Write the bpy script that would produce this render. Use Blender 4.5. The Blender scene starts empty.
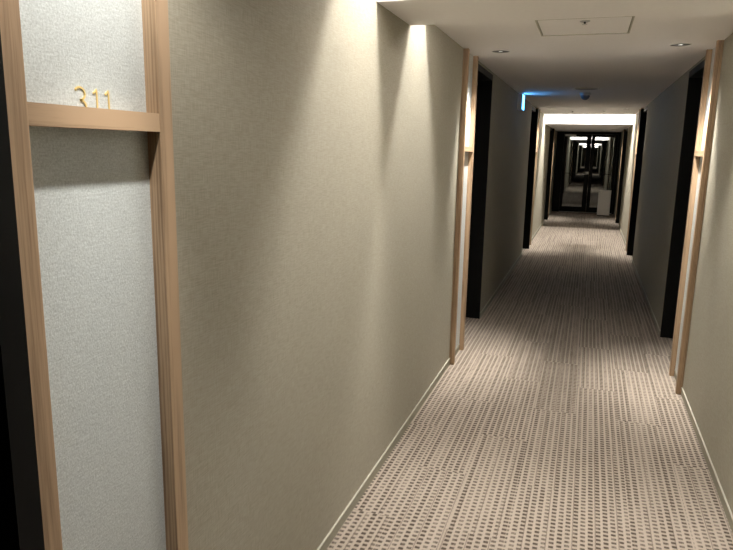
import bpy, bmesh, math, random
from mathutils import Matrix, Vector
random.seed(7)
S = bpy.context.scene
COL = S.collection
PI = math.pi

# ------------------------------------------------------------------ camera
cam = bpy.data.cameras.new('camera')
cam.sensor_fit = 'HORIZONTAL'; cam.sensor_width = 36.0
cam.lens = 644.9 / 733.0 * 36.0
cam.clip_start = 0.02; cam.clip_end = 300
camo = bpy.data.objects.new('camera', cam); COL.objects.link(camo)
r = Vector((0.94613922, 0.32319429, 0.01913186))
u = Vector((-0.08018904, 0.17667919, 0.98099652))
f = Vector((-0.31367228, 0.92969345, -0.19307975))
m = Matrix((r, u, -f)).transposed().to_4x4(); m.translation = Vector((0, 0, 1.6))
camo.matrix_world = m
S.camera = camo

# ------------------------------------------------------------------ world, exposure
w = bpy.data.worlds.new('world'); S.world = w; w.use_nodes = True
w.node_tree.nodes['Background'].inputs['Color'].default_value = (0.0, 0.0, 0.0, 1)
w.node_tree.nodes['Background'].inputs['Strength'].default_value = 0.0
S.view_settings.view_transform = 'Standard'
S.view_settings.look = 'None'
S.view_settings.gamma = 1.0
S.view_settings.use_curve_mapping = False
S.view_settings.exposure = 0.40
S.cycles.max_bounces = 10
S.cycles.diffuse_bounces = 6
S.cycles.sample_clamp_indirect = 4.0

WL, WR = 0.8905, 0.7165           # corridor walls at x = -WL and x = WR
CZ, BZ, LZ = 2.29, 2.196, 2.135  # main ceiling, beam underside, low ceiling by the doors
DY = 18.45                       # glazed door plane

WARM = (1.0, 0.945, 0.88)
LEDC = (1.0, 0.955, 0.915)
P_SPOT = 110.0
P_LED = 37.0

def led_light(y, z, power, width=1.44, depth=0.05, tilt=0.0):
    l = bpy.data.lights.new('cove_strip_light', 'AREA'); l.shape = 'RECTANGLE'
    l.size = width; l.size_y = depth; l.energy = power; l.color = LEDC
    o = bpy.data.objects.new('cove_strip_light', l); COL.objects.link(o)
    o.location = ((WR - WL) / 2, y, z); o.rotation_euler = (tilt, 0, 0)
    return o
#        y      z      power
LEDS = [(2.60, 2.735, P_LED), (3.41, 2.538, P_LED * 0.72), (13.13, 2.60, P_LED * 2.2)]
FAR_LEDS = [(19.6, 2.45, 6.0), (30.0, 2.36, 16.0), (52.0, 2.36, 20.0), (75.0, 2.36, 22.0)]
for y, z, p in LEDS + FAR_LEDS:
    led_light(y, z - 0.012, p, depth=0.15 if y < 3 else (0.08 if y < 4 else 0.05))

# ------------------------------------------------------------------ node helpers
def lin(c):
    return tuple(((v / 255) / 12.92 if v / 255 <= 0.04045 else ((v / 255 + 0.055) / 1.055) ** 2.4) for v in c) + (1,)

class N:
    def __init__(s, name):
        s.m = bpy.data.materials.new(name); s.m.use_nodes = True
        s.t = s.m.node_tree; s.b = s.t.nodes['Principled BSDF']
    def n(s, typ, **kw):
        x = s.t.nodes.new(typ)
        for k, v in kw.items():
            if k in x.inputs: x.inputs[k].default_value = v
            else: setattr(x, k, v)
        return x
    def l(s, a, b): s.t.links.new(a, b)
    def math(s, op, a, b=None, c=None):
        x = s.t.nodes.new('ShaderNodeMath'); x.operation = op
        for i, v in enumerate((a, b, c)):
            if v is None: continue
            if isinstance(v, (int, float)): x.inputs[i].default_value = v
            else: s.l(v, x.inputs[i])
        return x.outputs[0]
    def mix(s, fac, a, b, blend='MIX'):
        x = s.t.nodes.new('ShaderNodeMix'); x.data_type = 'RGBA'; x.blend_type = blend
        for i, v in ((0, fac), (6, a), (7, b)):
            if isinstance(v, (int, float, tuple)): x.inputs[i].default_value = v
            else: s.l(v, x.inputs[i])
        return x.outputs[2]
    def coords(s, scale=(1, 1, 1)):
        tc = s.n('ShaderNodeTexCoord'); mp = s.n('ShaderNodeMapping'); mp.inputs['Scale'].default_value = scale
        s.l(tc.outputs['Object'], mp.inputs['Vector']); return mp.outputs[0]
    def noise(s, vec, scale, detail=3, rough=0.5):
        x = s.n('ShaderNodeTexNoise'); x.inputs['Scale'].default_value = scale
        x.inputs['Detail'].default_value = detail; x.inputs['Roughness'].default_value = rough
        s.l(vec, x.inputs['Vector']); return x.outputs[0]
    def bump(s, h, strength, dist=0.002):
        x = s.n('ShaderNodeBump'); x.inputs['Strength'].default_value = strength; x.inputs['Distance'].default_value = dist
        s.l(h, x.inputs['Height']); s.l(x.outputs[0], s.b.inputs['Normal'])

def plain(name, rgb, rough=0.5, metal=0.0, grain=0.06, gscale=60):
    k = N(name); v = k.coords()
    nz = k.noise(v, gscale)
    c = k.mix(nz, tuple(x * (1 - grain) for x in lin(rgb)[:3]) + (1,), tuple(min(1, x * (1 + grain)) for x in lin(rgb)[:3]) + (1,))
    k.l(c, k.b.inputs['Base Color']); k.b.inputs['Roughness'].default_value = rough; k.b.inputs['Metallic'].default_value = metal
    if rgb[0] < 20: k.b.inputs['Specular IOR Level'].default_value = 0.15
    return k.m

def emit(name, rgb, strength, base=(200, 200, 200)):
    k = N(name); k.b.inputs['Base Color'].default_value = lin(base)
    k.b.inputs['Emission Color'].default_value = tuple(rgb) + (1,); k.b.inputs['Emission Strength'].default_value = strength
    return k.m

def mat_wallpaper():
    k = N('linen_wallpaper')
    a = k.noise(k.coords((420, 420, 24)), 1.0, 2, 0.6)      # vertical threads
    b = k.noise(k.coords((30, 30, 440)), 1.0, 2, 0.6)       # horizontal threads
    big = k.noise(k.coords((5, 5, 1.2)), 1.0, 3, 0.6)
    t = k.math('ADD', k.math('MULTIPLY', a, 0.5), k.math('MULTIPLY', b, 0.5))
    rr = k.n('ShaderNodeValToRGB'); rr.color_ramp.elements[0].position = 0.36; rr.color_ramp.elements[1].position = 0.64
    rr.color_ramp.elements[0].color = lin((144, 139, 123)); rr.color_ramp.elements[1].color = lin((170, 166, 151))
    k.l(t, rr.inputs[0])
    c = k.mix(k.math('MULTIPLY', big, 0.35), rr.outputs[0], lin((142, 138, 122)))
    k.l(c, k.b.inputs['Base Color']); k.b.inputs['Roughness'].default_value = 0.72
    k.b.inputs['Specular IOR Level'].default_value = 0.25
    k.bump(t, 0.35, 0.0015)
    return k.m

def mat_panel():
    k = N('silver_textured_wallpaper')
    v = k.coords((1, 1, 1))
    vo = k.n('ShaderNodeTexVoronoi'); vo.inputs['Scale'].default_value = 260; k.l(k.coords((1, 1, 0.7)), vo.inputs['Vector'])
    a = k.noise(v, 230, 3, 0.75)
    b = k.noise(k.coords((40, 40, 420)), 1.0, 1)
    t = k.math('ADD', k.math('MULTIPLY', a, 0.75), k.math('MULTIPLY', b, 0.25))
    rr = k.n('ShaderNodeValToRGB'); rr.color_ramp.elements[0].position = 0.36; rr.color_ramp.elements[1].position = 0.66
    rr.color_ramp.elements[0].color = lin((180, 187, 186)); rr.color_ramp.elements[1].color = lin((222, 229, 229))
    k.l(t, rr.inputs[0]); k.l(rr.outputs[0], k.b.inputs['Base Color'])
    k.b.inputs['Roughness'].default_value = 0.42; k.b.inputs['Metallic'].default_value = 0.15
    k.bump(k.math('ADD', t, k.math('MULTIPLY', vo.outputs['Distance'], 0.6)), 0.3, 0.0010)
    return k.m

def mat_wood(name, axis):
    k = N(name)
    sc = [34, 34, 34]; sc[axis] = 1.3
    sf = [260, 260, 260]; sf[axis] = 7
    big = k.noise(k.coords(tuple(sc)), 1.0, 4, 0.6)
    fine = k.noise(k.coords(tuple(sf)), 1.0, 3, 0.7)
    wv = k.n('ShaderNodeTexWave'); wv.inputs['Scale'].default_value = 1.0; wv.inputs['Distortion'].default_value = 5.0
    wv.inputs['Detail'].default_value = 2.0
    sw = [38, 38, 38]; sw[axis] = 1.1
    k.l(k.coords(tuple(sw)), wv.inputs['Vector'])
    t = k.math('ADD', k.math('MULTIPLY', big, 0.62), k.math('ADD', k.math('MULTIPLY', fine, 0.26), k.math('MULTIPLY', wv.outputs['Fac'], 0.12)))
    rr = k.n('ShaderNodeValToRGB'); rr.color_ramp.elements[0].position = 0.34; rr.color_ramp.elements[1].position = 0.56
    rr.color_ramp.elements[0].color = lin((112, 90, 68)); rr.color_ramp.elements[1].color = lin((174, 148, 119))
    k.l(t, rr.inputs[0]); k.l(rr.outputs[0], k.b.inputs['Base Color'])
    k.b.inputs['Roughness'].default_value = 0.5; k.b.inputs['Specular IOR Level'].default_value = 0.3
    k.bump(t, 0.15, 0.001)
    return k.m

def mat_carpet():
    k = N('ribbed_beige_carpet')
    tc = k.n('ShaderNodeTexCoord'); sp = k.n('ShaderNodeSeparateXYZ'); k.l(tc.outputs['Object'], sp.inputs[0])
    x, y = sp.outputs[0], sp.outputs[1]
    tx = k.math('FLOOR', k.math('DIVIDE', k.math('ADD', x, 0.21), 0.25))
    stag = k.math('MULTIPLY', k.math('MODULO', k.math('ADD', tx, 40.0), 2.0), 0.5)
    ty = k.math('FLOOR', k.math('ADD', y, stag))
    cb = k.n('ShaderNodeCombineXYZ'); k.l(tx, cb.inputs[0]); k.l(ty, cb.inputs[1])
    wn = k.n('ShaderNodeTexWhiteNoise', noise_dimensions='2D'); k.l(cb.outputs[0], wn.inputs[0])
    tile = wn.outputs[0]
    # column number gives each cord its own shift
    u = k.math('ADD', k.math('DIVIDE', x, 0.031), k.math('MULTIPLY', k.math('FLOOR', k.math('MULTIPLY', tile, 3.0)), 0.33))
    col = k.math('FLOOR', u); fu = k.math('FRACT', u)
    cb2 = k.n('ShaderNodeCombineXYZ'); k.l(col, cb2.inputs[0]); k.l(ty, cb2.inputs[1])
    wn2 = k.n('ShaderNodeTexWhiteNoise', noise_dimensions='2D'); k.l(cb2.outputs[0], wn2.inputs[0])
    cr = wn2.outputs[0]
    v = k.math('ADD', k.math('DIVIDE', y, 0.030), k.math('MULTIPLY', k.math('MODULO', k.math('ADD', col, 4000.0), 2.0), 0.5))
    fv = k.math('FRACT', v)
    # soft ladder of dashes
    du = k.math('SMOOTH_MIN', 1.0, k.math('MULTIPLY', k.math('SUBTRACT', 0.38, k.math('ABSOLUTE', k.math('SUBTRACT', fu, 0.5))), 9.0), 0.1)
    du = k.math('MAXIMUM', du, 0.0)
    dv = k.math('MAXIMUM', k.math('SMOOTH_MIN', 1.0, k.math('MULTIPLY', k.math('SUBTRACT', 0.31, k.math('ABSOLUTE', k.math('SUBTRACT', fv, 0.5))), 9.0), 0.1), 0.0)
    dash = k.math('MULTIPLY', du, dv)
    nz = k.noise(k.coords((190, 190, 1)), 1.0, 3, 0.75)
    patch = k.noise(k.coords((26, 3.0, 1)), 1.0, 2, 0.6)
    dash = k.math('MULTIPLY', dash, k.math('ADD', 0.8, k.math('MULTIPLY', cr, 0.3)))
    dash = k.math('MULTIPLY', dash, k.math('ADD', 0.55, k.math('MULTIPLY', patch, 0.9)))
    jit = k.noise(k.coords((75, 45, 1)), 1.0, 2, 0.6)
    dash = k.math('MULTIPLY', dash, k.math('ADD', 0.2, k.math('MULTIPLY', jit, 1.6)))
    # thin dark lines between bundles of cords
    fl = k.math('FRACT', k.math('ADD', k.math('DIVIDE', x, 0.093), k.math('MULTIPLY', tile, 1.0)))
    line = k.math('LESS_THAN', fl, 0.055)
    colshade = k.math('MULTIPLY', k.math('MULTIPLY', cr, du), 0.18)
    fac = k.math('MAXIMUM', k.math('ADD', k.math('MULTIPLY', dash, 0.85), colshade), k.math('MULTIPLY', line, 0.5))
    fac = k.math('ADD', fac, k.math('MULTIPLY', k.math('SUBTRACT', nz, 0.5), 1.1))
    fac = k.math('ADD', fac, k.math('MULTIPLY', k.math('SUBTRACT', patch, 0.5), 0.35))
    fac = k.math('MINIMUM', k.math('MAXIMUM', fac, 0.0), 1.0)
    c = k.mix(fac, lin((165, 154, 141)), lin((76, 67, 58)))
    c = k.mix(k.math('MULTIPLY', tile, 0.07), c, lin((118, 106, 94)))
    k.l(c, k.b.inputs['Base Color']); k.b.inputs['Roughness'].default_value = 0.95
    k.b.inputs['Specular IOR Level'].default_value = 0.1
    k.bump(k.math('SUBTRACT', 1.0, fac), 0.4, 0.003)
    return k.m

def mat_glass():
    k = N('clear_glass'); t = k.t
    tr = k.n('ShaderNodeBsdfTransparent'); tr.inputs[0].default_value = (0.86, 0.88, 0.86, 1)
    gl = k.n('ShaderNodeBsdfGlossy'); gl.inputs['Roughness'].default_value = 0.01
    fr = k.n('ShaderNodeFresnel'); fr.inputs[0].default_value = 1.5
    mx = k.n('ShaderNodeMixShader'); k.l(fr.outputs[0], mx.inputs[0]); k.l(tr.outputs[0], mx.inputs[1]); k.l(gl.outputs[0], mx.inputs[2])
    k.l(mx.outputs[0], t.nodes['Material Output'].inputs['Surface'])
    return k.m

M = dict(
    wall=mat_wallpaper(), panel=mat_panel(), wood=mat_wood('ash_wood_upright', 2), woodh=mat_wood('ash_wood_level', 1),
    carpet=mat_carpet(), glass=mat_glass(),
    ceil=plain('matte_ceiling_paint', (244, 241, 239), 0.85, 0, 0.03, 40),
    black=plain('black_door_finish', (12, 13, 12), 0.55, 0, 0.2, 90),
    dark=plain('near_black_metal', (16, 17, 16), 0.35, 0.3, 0.1, 90),
    grey=plain('grey_baseboard', (146, 143, 126), 0.6, 0, 0.05, 90),
    cream=plain('pale_trim', (176, 173, 158), 0.5, 0, 0.03, 90),
    white=plain('white_enamel', (228, 226, 220), 0.45, 0, 0.02, 60),
    steel=plain('brushed_steel', (190, 190, 188), 0.3, 0.9, 0.05, 200),
    gold=plain('brushed_gold', (222, 198, 130), 0.45, 0.1, 0.05, 200),
    hood=plain('lamp_reflector', (34, 33, 31), 0.3, 0.6, 0.05, 100),
    lens=emit('lamp_lens', WARM, 1.2),
    led=emit('strip_diffuser', LEDC, 12.0),
    sign=emit('sign_glow', (0.08, 0.42, 1.0), 7.0),
    smoke=plain('smoked_plastic', (120, 130, 150), 0.15, 0.0, 0.03, 60),
    rubber=plain('dark_rubber', (36, 35, 33), 0.8, 0, 0.1, 60),
)

# ------------------------------------------------------------------ mesh helpers
def box(bm, x0, x1, y0, y1, z0, z1, bev=0.0):
    g = bmesh.ops.create_cube(bm, size=1.0)
    for v in g['verts']:
        v.co = Vector(((x0 + x1) / 2 + v.co.x * (x1 - x0), (y0 + y1) / 2 + v.co.y * (y1 - y0), (z0 + z1) / 2 + v.co.z * (z1 - z0)))
    if bev:
        es = list({e for v in g['verts'] for e in v.link_edges})
        bmesh.ops.bevel(bm, geom=es, offset=bev, segments=2, affect='EDGES', profile=0.6)
    return bm

def lathe(bm, prof, seg=32, cx=0, cy=0):
    rings = []
    for rr, z in prof:
        if rr < 1e-6: rings.append([bm.verts.new((cx, cy, z))])
        else: rings.append([bm.verts.new((cx + rr * math.cos(2 * PI * i / seg), cy + rr * math.sin(2 * PI * i / seg), z)) for i in range(seg)])
    for a, b in zip(rings, rings[1:]):
        for i in range(seg):
            j = (i + 1) % seg
            if len(a) == 1: bm.faces.new((a[0], b[i], b[j]))
            elif len(b) == 1: bm.faces.new((a[i], a[j], b[0]))
            else: bm.faces.new((a[i], a[j], b[j], b[i]))
    bmesh.ops.recalc_face_normals(bm, faces=bm.faces)
    return bm

def obj(name, bm, mat, parent=None, smooth=False, loc=None):
    me = bpy.data.meshes.new(name); bm.to_mesh(me); bm.free(); me.materials.append(mat)
    if smooth:
        for p in me.polygons: p.use_smooth = True
        me.set_sharp_from_angle(angle=math.radians(35))
    o = bpy.data.objects.new(name, me); COL.objects.link(o)
    if parent: o.parent = parent
    if loc: o.location = loc
    return o

def BM(*boxes, bev=0.0):
    bm = bmesh.new()
    for b in boxes: box(bm, *b, bev=bev)
    return bm

def struct(name, bm, mat, **k):
    o = obj(name, bm, mat, **k); o['kind'] = 'structure'; return o

def thing(name, label, cat, loc=(0, 0, 0), rz=0.0, group=None):
    o = bpy.data.objects.new(name, None); COL.objects.link(o); o.empty_display_size = 0.1
    o.location = loc; o.rotation_euler = (0, 0, rz)
    o['label'] = label; o['category'] = cat
    if group: o['group'] = group
    return o

def copy_tree(o, parent=None):
    c = o.copy(); COL.objects.link(c)
    if parent: c.parent = parent
    for ch in list(o.children): copy_tree(ch, c)
    return c

# ------------------------------------------------------------------ setting
YB = -3.2      # back end of the corridor, behind the camera
YF = 82.0      # far end, beyond the glazed doors
DEPTH = 0.34   # depth of the door recesses
T = 0.12
# recess (y0, y1) per side, jamb side: the end next to the lit frame stands proud
REC = [(-0.22, 0.783, 'far'), (5.066, 6.10, 'near'), (10.24, 11.04, 'far'), (15.20, 16.07, 'far')]
FARREC = [(21.5, 22.5, 'far'), (26.0, 27.0, 'near'), (33.5, 34.5, 'far'), (38.5, 39.5, 'near'), (45, 46, 'far'), (57, 58, 'near'), (66, 67, 'far')]
ALLREC = REC + FARREC

def wall_boxes(side):
    xs = -WL if side < 0 else WR
    out = []
    edges = [YB]
    for y0, y1, _ in ALLREC: edges += [y0, y1]
    edges.append(YF)
    for i in range(0, len(edges), 2):
        out.append((min(xs, xs + side * (DEPTH + T)), max(xs, xs + side * (DEPTH + T)), edges[i], edges[i + 1], 0.0, 2.9))
    for y0, y1, _ in ALLREC:     # back of the recess and the wall over it
        a, b = xs + side * DEPTH, xs + side * (DEPTH + T)
        out.append((min(a, b), max(a, b), y0, y1, 0.0, 2.9))
        a, b = xs, xs + side * DEPTH
        out.append((min(a, b), max(a, b), y0, y1, 2.27, 2.9))
    return out
struct('wall_left', BM(*wall_boxes(-1)), M['wall'])
struct('wall_right', BM(*wall_boxes(1)), M['wall'])
struct('wall_back', BM((-WL, WR, YB - 0.1, YB, 0, 2.9)), M['wall'])
struct('wall_front', BM((-WL, WR, YF, YF + 0.1, 0, 2.9)), M['wall'])
struct('floor', BM((-WL - DEPTH - T, WR + DEPTH + T, YB - 0.1, YF + 0.1, -0.1, 0.0)), M['carpet'])

# ceiling: boards at their heights with cove slots between them
def slab(y0, y1, z): return (-WL, WR, y0, y1, z, 2.9)
FZ = 2.25
cb = [slab(YB, 2.325, CZ), slab(2.70, 3.24, BZ), slab(3.52, 12.98, CZ), slab(13.38, 18.30, LZ), slab(18.30, DY + 0.1, LZ)]
prev = DY + 0.1
for y, z, p in FAR_LEDS:
    cb.append(slab(prev, y - 0.35, FZ)); prev = y + 0.85
    cb.append(slab(y + 0.25, y + 0.85, 2.13 if y > 20 else FZ))
cb.append(slab(prev, YF, FZ))
cb.append((-WL - 0.1, WR + 0.1, YB, YF, 2.9, 3.0))
struct('ceiling', BM(*cb), M['ceil'])

# baseboards: grey strip with a pale top edge
def base_boxes(side, z0, z1, t):
    xs = -WL if side < 0 else WR
    edges = [YB]
    for y0, y1, _ in ALLREC: edges += [y0, y1]
    edges.append(YF); out = []
    frames = [(0.784, 1.22), (4.64, 5.065), (11.04, 11.46), (16.07, 16.49)]
    for i in range(0, len(edges), 2):
        out.append((min(xs, xs - side * t), max(xs, xs - side * t), edges[i], edges[i + 1], z0, z1))
    return out
for nm, sd in (('left', -1), ('right', 1)):
    b = struct('baseboard_' + nm, BM(*base_boxes(sd, 0.0, 0.047, 0.006)), M['grey'])
    obj('top_edge', BM(*base_boxes(sd, 0.047, 0.053, 0.008)), M['cream'], b)

# recessed room doors: black linings, one jamb stands proud beside the lit frame
def room_door(n, side, y0, y1, proud, top=2.27):
    xs = -WL if side < 0 else WR
    root = bpy.data.objects.new('door_%d' % n, None); COL.objects.link(root); root['kind'] = 'structure'
    root.location = (xs, (y0 + y1) / 2, 0.0)
    hw = (y1 - y0) / 2
    def bx(a, b, c, d, e, f_): return (min(side * a, side * b), max(side * a, side * b), c, d, e, f_)
    pj = 0.045 if proud == 'far' else 0.003
    nj, fj = (-0.002, pj) if proud == 'far' else (pj, -0.002)
    jn = 0.05 if proud == 'near' else 0.02
    jf = 0.05 if proud == 'far' else 0.02
    obj('jamb', BM(bx(-(pj - 0.003) if proud == 'near' else 0.0, DEPTH, -hw, -hw + jn, 0, top)), M['black'], root)
    obj('jamb', BM(bx(-(pj - 0.003) if proud == 'far' else 0.0, DEPTH, hw - jf, hw, 0, top)), M['black'], root)
    obj('header', BM(bx(0.0, DEPTH, -hw + jn, hw - jf, top - 0.05, top)), M['black'], root)
    leaf = obj('door_leaf', BM(bx(DEPTH - 0.05, DEPTH, -hw + jn, hw - jf, 0.004, top - 0.05)), M['black'], root)
    bm = bmesh.new()
    hx = side * (DEPTH - 0.05); yy = (hw - 0.13) * (1 if proud == 'far' else -1)
    box(bm, min(hx, hx - side * 0.012), max(hx, hx - side * 0.012), yy - 0.025, yy + 0.025, 0.93, 1.13, 0.002)
    box(bm, min(hx, hx - side * 0.06), max(hx, hx - side * 0.06), yy - 0.01, yy + 0.01, 1.0, 1.02, 0.002)
    d = -0.12 if yy > 0 else 0.12
    box(bm, min(hx - side * 0.045, hx - side * 0.06), max(hx - side * 0.045, hx - side * 0.06), min(yy, yy + d), max(yy, yy + d), 1.0, 1.02, 0.002)
    obj('door_handle', bm, M['dark'], leaf)
    return root
n = 1
for y0, y1, pr in ALLREC:
    tp = 2.27 if y0 < 12 else (LZ if y0 < 18 else FZ)
    for sd in (-1, 1):
        room_door(n, sd, y0, y1, pr, tp - 0.002); n += 1

# ------------------------------------------------------------------ lit wooden room frames
FW, PW, PD = 0.425, 0.043, 0.037
def room_frame(H, label, loc, rz, group=None, sz=-0.036):
    t = thing('room_frame', label, 'wall frame', loc, rz, group)
    obj('backing_panel', BM((0.0005, 0.004, -FW / 2 + PW, FW / 2 - PW, 0.054, H)), M['panel'], t)
    for s in (-1, 1):
        a, b = s * FW / 2, s * (FW / 2 - PW)
        obj('post', BM((0.0005, PD, min(a, b), max(a, b), 0.0, H), bev=0.0012), M['wood'], t)
    bm = BM((0.004, PD - 0.001, -FW / 2 + PW, FW / 2 - PW, 1.625 + sz, 1.650 + sz), (PD - 0.010, PD - 0.001, -FW / 2 + PW, FW / 2 - PW, 1.650 + sz, 1.662 + sz))
    obj('shelf', bm, M['woodh'], t)
    return t
H1 = CZ - 0.001
y1f = 0.784 + FW / 2
fr1 = room_frame(H1, 'large wooden room-number frame in the left foreground with gold 311', (-WL, y1f, 0), 0, 'wooden room frames along the corridor', 0.0)
# the gold number on the near frame: three bent-strip digits
num = bpy.data.objects.new('room_number', None); COL.objects.link(num); num.parent = fr1
num['label'] = 'gold number 311'
def stroke(name, pts, wdt, parent):
    """a flat digit of even stroke in the y-z plane, 4 mm thick, standing off the panel"""
    bm = bmesh.new(); x0, x1 = 0.0042, 0.0056
    sec = []
    for i, p in enumerate(pts):
        a = Vector(pts[max(i - 1, 0)]); b = Vector(pts[min(i + 1, len(pts) - 1)])
        d = (b - a).normalized(); nrm = Vector((-d.y, d.x)) * wdt / 2
        p = Vector(p)
        sec.append([bm.verts.new((x, q.x, q.y)) for x, q in ((x0, p - nrm), (x0, p + nrm), (x1, p + nrm), (x1, p - nrm))])
    for s, t_ in zip(sec, sec[1:]):
        for i in range(4): bm.faces.new((s[i], s[(i + 1) % 4], t_[(i + 1) % 4], t_[i]))
    bm.faces.new(sec[0]); bm.faces.new(sec[-1][::-1])
    bmesh.ops.recalc_face_normals(bm, faces=bm.faces)
    return obj(name, bm, M['gold'], parent)
zb, hh = 1.6515, 0.047
cy3 = 0.978 - y1f
pts3 = []
ru, rl = 0.0112, 0.0125
for i in range(15):
    a = math.radians(150 - i * (240 / 14))
    pts3.append((cy3 + 0.0125 * math.cos(a), zb + hh - ru + ru * math.sin(a)))
lo = []
for i in range(17):
    a = math.radians(90 - i * (240 / 16))
    lo.append((cy3 + 0.0145 * math.cos(a), zb + rl + rl * math.sin(a)))
stroke('digit', pts3, 0.0036, num); stroke('digit', lo, 0.0036, num)
for yc in (1.019 - y1f, 1.051 - y1f):
    stroke('digit', [(yc - 0.0075, zb + hh - 0.0085), (yc - 0.002, zb + hh - 0.0045), (yc + 0.0018, zb + hh - 0.001), (yc + 0.002, zb + hh - 0.004), (yc + 0.002, zb)], 0.0036, num)

fg = 'wooden room frames along the corridor'
room_frame(H1, 'slim wooden frame with small shelf at end of bright left wall, before first dark recess', (-WL, 4.64 + FW / 2, 0), 0, fg)
room_frame(H1, 'slim wooden frame with small shelf on the right wall, nearest the viewer', (WR, 4.615 + FW / 2, 0), PI, fg)
room_frame(H1, 'lit wooden frame just past the blue glowing sign, left wall', (-WL, 11.04 + FW / 2, 0), 0, fg)
room_frame(H1, 'lit wooden frame on right wall past the long dark wall stretch', (WR, 11.04 + FW / 2, 0), PI, fg)
room_frame(LZ - 0.001, 'farthest wooden frame on left wall, close to the glazed double doors', (-WL, 16.07 + FW / 2, 0), 0, fg)
room_frame(LZ - 0.001, 'farthest wooden frame on right wall, close to the glazed double doors', (WR, 16.07 + FW / 2, 0), PI, fg)

# ------------------------------------------------------------------ ceiling downlights with their own light
def spot(x, y, z, power, core, rim, tip1=0, ang1=50):
    # a narrow core tipped slightly towards the frame and a weak wide rim of the same lamp
    side = -1 if x < 0 else 1
    for nm, k, ang, bl, tip in (('downlight_core', core, ang1, 0.9, tip1), ('downlight_rim', 0.34 if rim > 120 else 0.24, rim, 0.7, 0)):
        l = bpy.data.lights.new(nm, 'SPOT'); l.energy = power * k; l.color = WARM
        l.spot_size = math.radians(ang); l.spot_blend = bl; l.shadow_soft_size = 0.02
        o = bpy.data.objects.new(nm, l); COL.objects.link(o); o.location = (x, y, z - 0.004)
        o.rotation_euler = (0, math.radians(-side * tip), 0)
def downlight(x, y, z, label, power, core=2.1, rim=104, tip=13, ang=62):
    t = thing('downlight', label, 'ceiling light', (x, y, z), 0, 'round recessed downlights')
    bm = bmesh.new(); lathe(bm, [(0.060, 0.0), (0.060, -0.003), (0.063, -0.004), (0.066, -0.001), (0.066, 0.0)], 36)
    obj('trim_ring', bm, M['white'], t, True)
    bm = bmesh.new(); lathe(bm, [(0.0599, -0.0005), (0.030, -0.0010), (0.014, -0.0015)], 36)
    obj('reflector', bm, M['hood'], t, True)
    bm = bmesh.new(); lathe(bm, [(0.0, -0.0025), (0.009, -0.0023), (0.014, -0.0015)], 24)
    obj('lens', bm, M['lens'], t, True)
    spot(x, y, z, power, core, rim, tip, ang)
downlight(-0.66, 4.83, CZ, 'round downlight in ceiling above the slim left frame', P_SPOT)
downlight(0.49, 4.76, CZ, 'round downlight in ceiling above the slim right frame', P_SPOT)
downlight(-0.66, 11.30, CZ, 'small far downlight above lit left frame past blue sign', P_SPOT)
downlight(0.49, 11.30, CZ, 'small far downlight above lit right frame past dark wall', P_SPOT)
downlight(-0.66, 16.25, LZ, 'farthest left downlight just before the glazed doors', P_SPOT * 0.5)
downlight(0.49, 16.25, LZ, 'farthest right downlight just before the glazed doors', P_SPOT * 0.5)
downlight(-0.66, 1.01, CZ, 'round recessed downlight directly above the large 311 frame', P_SPOT, 0.72, 140, 0, 50)

# cove strips
for i, (y, z, p) in enumerate(LEDS + FAR_LEDS):
    lab = ['cove strip light in ceiling slot nearest the viewer', 'cove strip light in slot just beyond the ceiling beam',
           'bright cove strip light in slot ahead of the glazed doors', 'cove strip light right behind the glazed doors',
           'second cove strip light seen through the door glass', 'third cove strip light seen through the door glass',
           'last cove strip light seen through the door glass'][i]
    t = thing('cove_light', lab, 'ceiling light', ((WR - WL) / 2, y, z), 0, 'strip lights in the ceiling slots')
    obj('housing', BM((-0.74, 0.74, -0.022, 0.022, 0.0, 0.03), bev=0.002), M['white'], t)
    obj('diffuser', BM((-0.72, 0.72, -0.018, 0.018, -0.006, 0.0)), M['led'], t)

# ------------------------------------------------------------------ access hatch
t = thing('access_hatch', 'square flush access hatch in the ceiling beyond the beam', 'hatch', (-0.09, 3.96, CZ))
hx, hy = 0.247, 0.255
obj('hatch_frame', BM((-hx, hx, -hy, -hy + 0.007, -0.009, -0.0005), (-hx, hx, hy - 0.007, hy, -0.009, -0.0005),
                      (-hx, -hx + 0.007, -hy + 0.007, hy - 0.007, -0.009, -0.0005), (hx - 0.007, hx, -hy + 0.007, hy - 0.007, -0.009, -0.0005)), M['cream'], t)
obj('shadow_gap', BM((-hx + 0.007, hx - 0.007, -hy + 0.007, hy - 0.007, -0.0015, -0.0003)), M['grey'], t)
obj('hatch_panel', BM((-hx + 0.012, hx - 0.012, -hy + 0.012, hy - 0.012, -0.006, -0.0005)), M['ceil'], t)

# sprinklers
def sprinkler(x, y, z, label, k=1.0):
    t = thing('sprinkler', label, 'sprinkler', (x, y, z), 0, 'ceiling sprinkler heads')
    bm = bmesh.new(); lathe(bm, [(0.0, -0.001), (0.012, -0.006), (0.020, -0.008), (0.028 * k, -0.003), (0.030 * k, 0.0)], 28)
    obj('escutcheon', bm, M['steel'], t, True)
    bm = bmesh.new(); lathe(bm, [(0.0, -0.018), (0.005, -0.018), (0.006, -0.010), (0.004, -0.006), (0.0, -0.004)], 16)
    obj('bulb', bm, M['hood'], t, True)
    bm = bmesh.new(); lathe(bm, [(0.0, -0.020), (0.013, -0.0205), (0.0135, -0.019), (0.0, -0.0185)], 20)
    obj('deflector', bm, M['steel'], t, True)
sprinkler(-0.085, 3.80, CZ - 0.003, 'small sprinkler head at the edge of the access hatch')
sprinkler(-0.35, 11.9, CZ, 'tiny left sprinkler head before the bright cove slot')
sprinkler(0.16, 11.9, CZ, 'tiny right sprinkler head before the bright cove slot')

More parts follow.
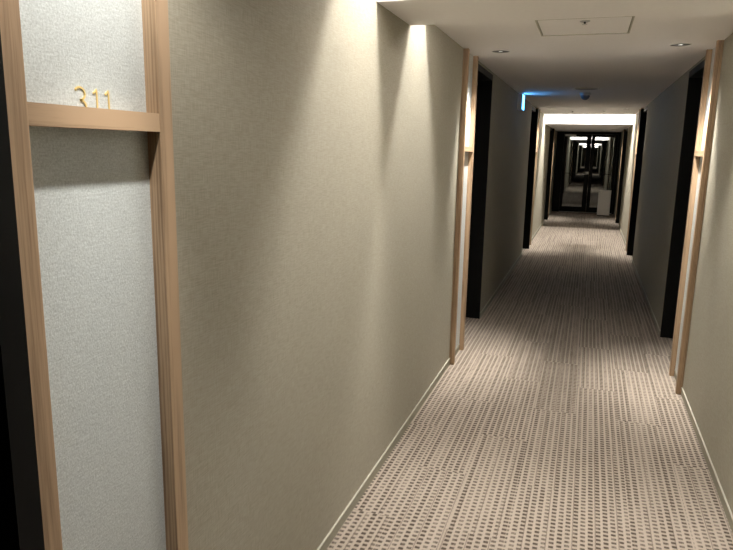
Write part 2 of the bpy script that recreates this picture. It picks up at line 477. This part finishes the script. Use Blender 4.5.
# round ceiling speaker and domed sensor
t = thing('ceiling_speaker', 'wide flat round cover on the dark mid-corridor ceiling', 'speaker', (-0.10, 7.70, CZ))
bm = bmesh.new(); lathe(bm, [(0.118, -0.010), (0.132, -0.013), (0.140, -0.006), (0.142, 0.0)], 48)
obj('rim', bm, M['white'], t, True)
bm = bmesh.new(); lathe(bm, [(0.0, -0.008), (0.06, -0.0085), (0.118, -0.010)], 48)
obj('grille', bm, M['hood'], t, True)
t = thing('domed_sensor', 'small round domed sensor hanging under mid-corridor ceiling, tinted by blue sign light', 'sensor', (-0.115, 8.32, CZ))
bm = bmesh.new(); lathe(bm, [(0.0, -0.028), (0.052, -0.028), (0.060, -0.022), (0.062, 0.0)], 36)
obj('base', bm, M['white'], t, True)
bm = bmesh.new(); lathe(bm, [(0.0, -0.082)] + [(0.052 * math.sin(a), -0.030 - 0.052 * math.cos(a)) for a in [math.radians(x) for x in range(12, 91, 13)]], 32)
obj('dome', bm, M['smoke'], t, True)

# glowing sign on the left wall
t = thing('exit_sign', 'blue-green glowing wall sign high on left wall near ceiling', 'sign', (-WL, 8.36, 2.17))
obj('housing', BM((0.0005, 0.058, -0.12, 0.12, -0.075, 0.108), bev=0.003), M['white'], t)
obj('lit_face', BM((0.0585, 0.061, -0.115, 0.115, -0.07, 0.104)), M['sign'], t)

# ------------------------------------------------------------------ glazed double doors at the end
dd = bpy.data.objects.new('door_40', None); COL.objects.link(dd); dd['kind'] = 'structure'; dd.location = (0, DY, 0)
TOP = 2.07
obj('frame', BM((-WL, -0.70, -0.05, 0.05, 0, LZ), (0.655, WR, -0.05, 0.05, 0, LZ), (-0.70, 0.655, -0.05, 0.05, TOP, LZ)), M['dark'], dd)
obj('threshold', BM((-0.70, 0.655, -0.05, 0.05, 0, 0.012)), M['steel'], dd)
for a, b in ((-0.698, -0.005), (0.0, 0.653)):
    st, en = (0.072, 0.115) if a < -0.1 else (0.085, 0.06)
    lf = obj('door_leaf', BM((a, a + st, -0.02, 0.02, 0.015, TOP - 0.004), (b - en, b, -0.02, 0.02, 0.015, TOP - 0.004),
                             (a + st, b - en, -0.02, 0.02, TOP - 0.07, TOP - 0.004), (a + st, b - en, -0.02, 0.02, 0.015, 0.15),
                             (a + st, b - en, -0.012, 0.012, 1.035, 1.05)), M['dark'], dd)
    gp = obj('glass_pane', BM((a + st, b - en, -0.003, 0.003, 0.15, 1.035), (a + st, b - en, -0.003, 0.003, 1.05, TOP - 0.07)), M['glass'], lf)
    if a < -0.1:
        obj('push_plate', BM((b - 0.155, b - 0.002, -0.06, -0.021, 1.025, 1.095), bev=0.004), M['white'], lf)
        obj('door_closer', BM((a + 0.02, a + 0.30, -0.075, -0.021, TOP - 0.055, TOP - 0.008), bev=0.004), M['white'], lf)

# white upright box in front of the right leaf
t = thing('white_box', 'plain white upright box on floor before right glazed door', 'box', (0.43, 17.75, 0), math.radians(-3))
obj('body', BM((-0.15, 0.15, -0.09, 0.09, 0.02, 0.63), bev=0.006), M['white'], t)
obj('lid', BM((-0.153, 0.153, -0.093, 0.093, 0.63, 0.655), bev=0.004), M['white'], t)
obj('plinth', BM((-0.14, 0.14, -0.08, 0.08, 0.0, 0.02)), M['rubber'], t)
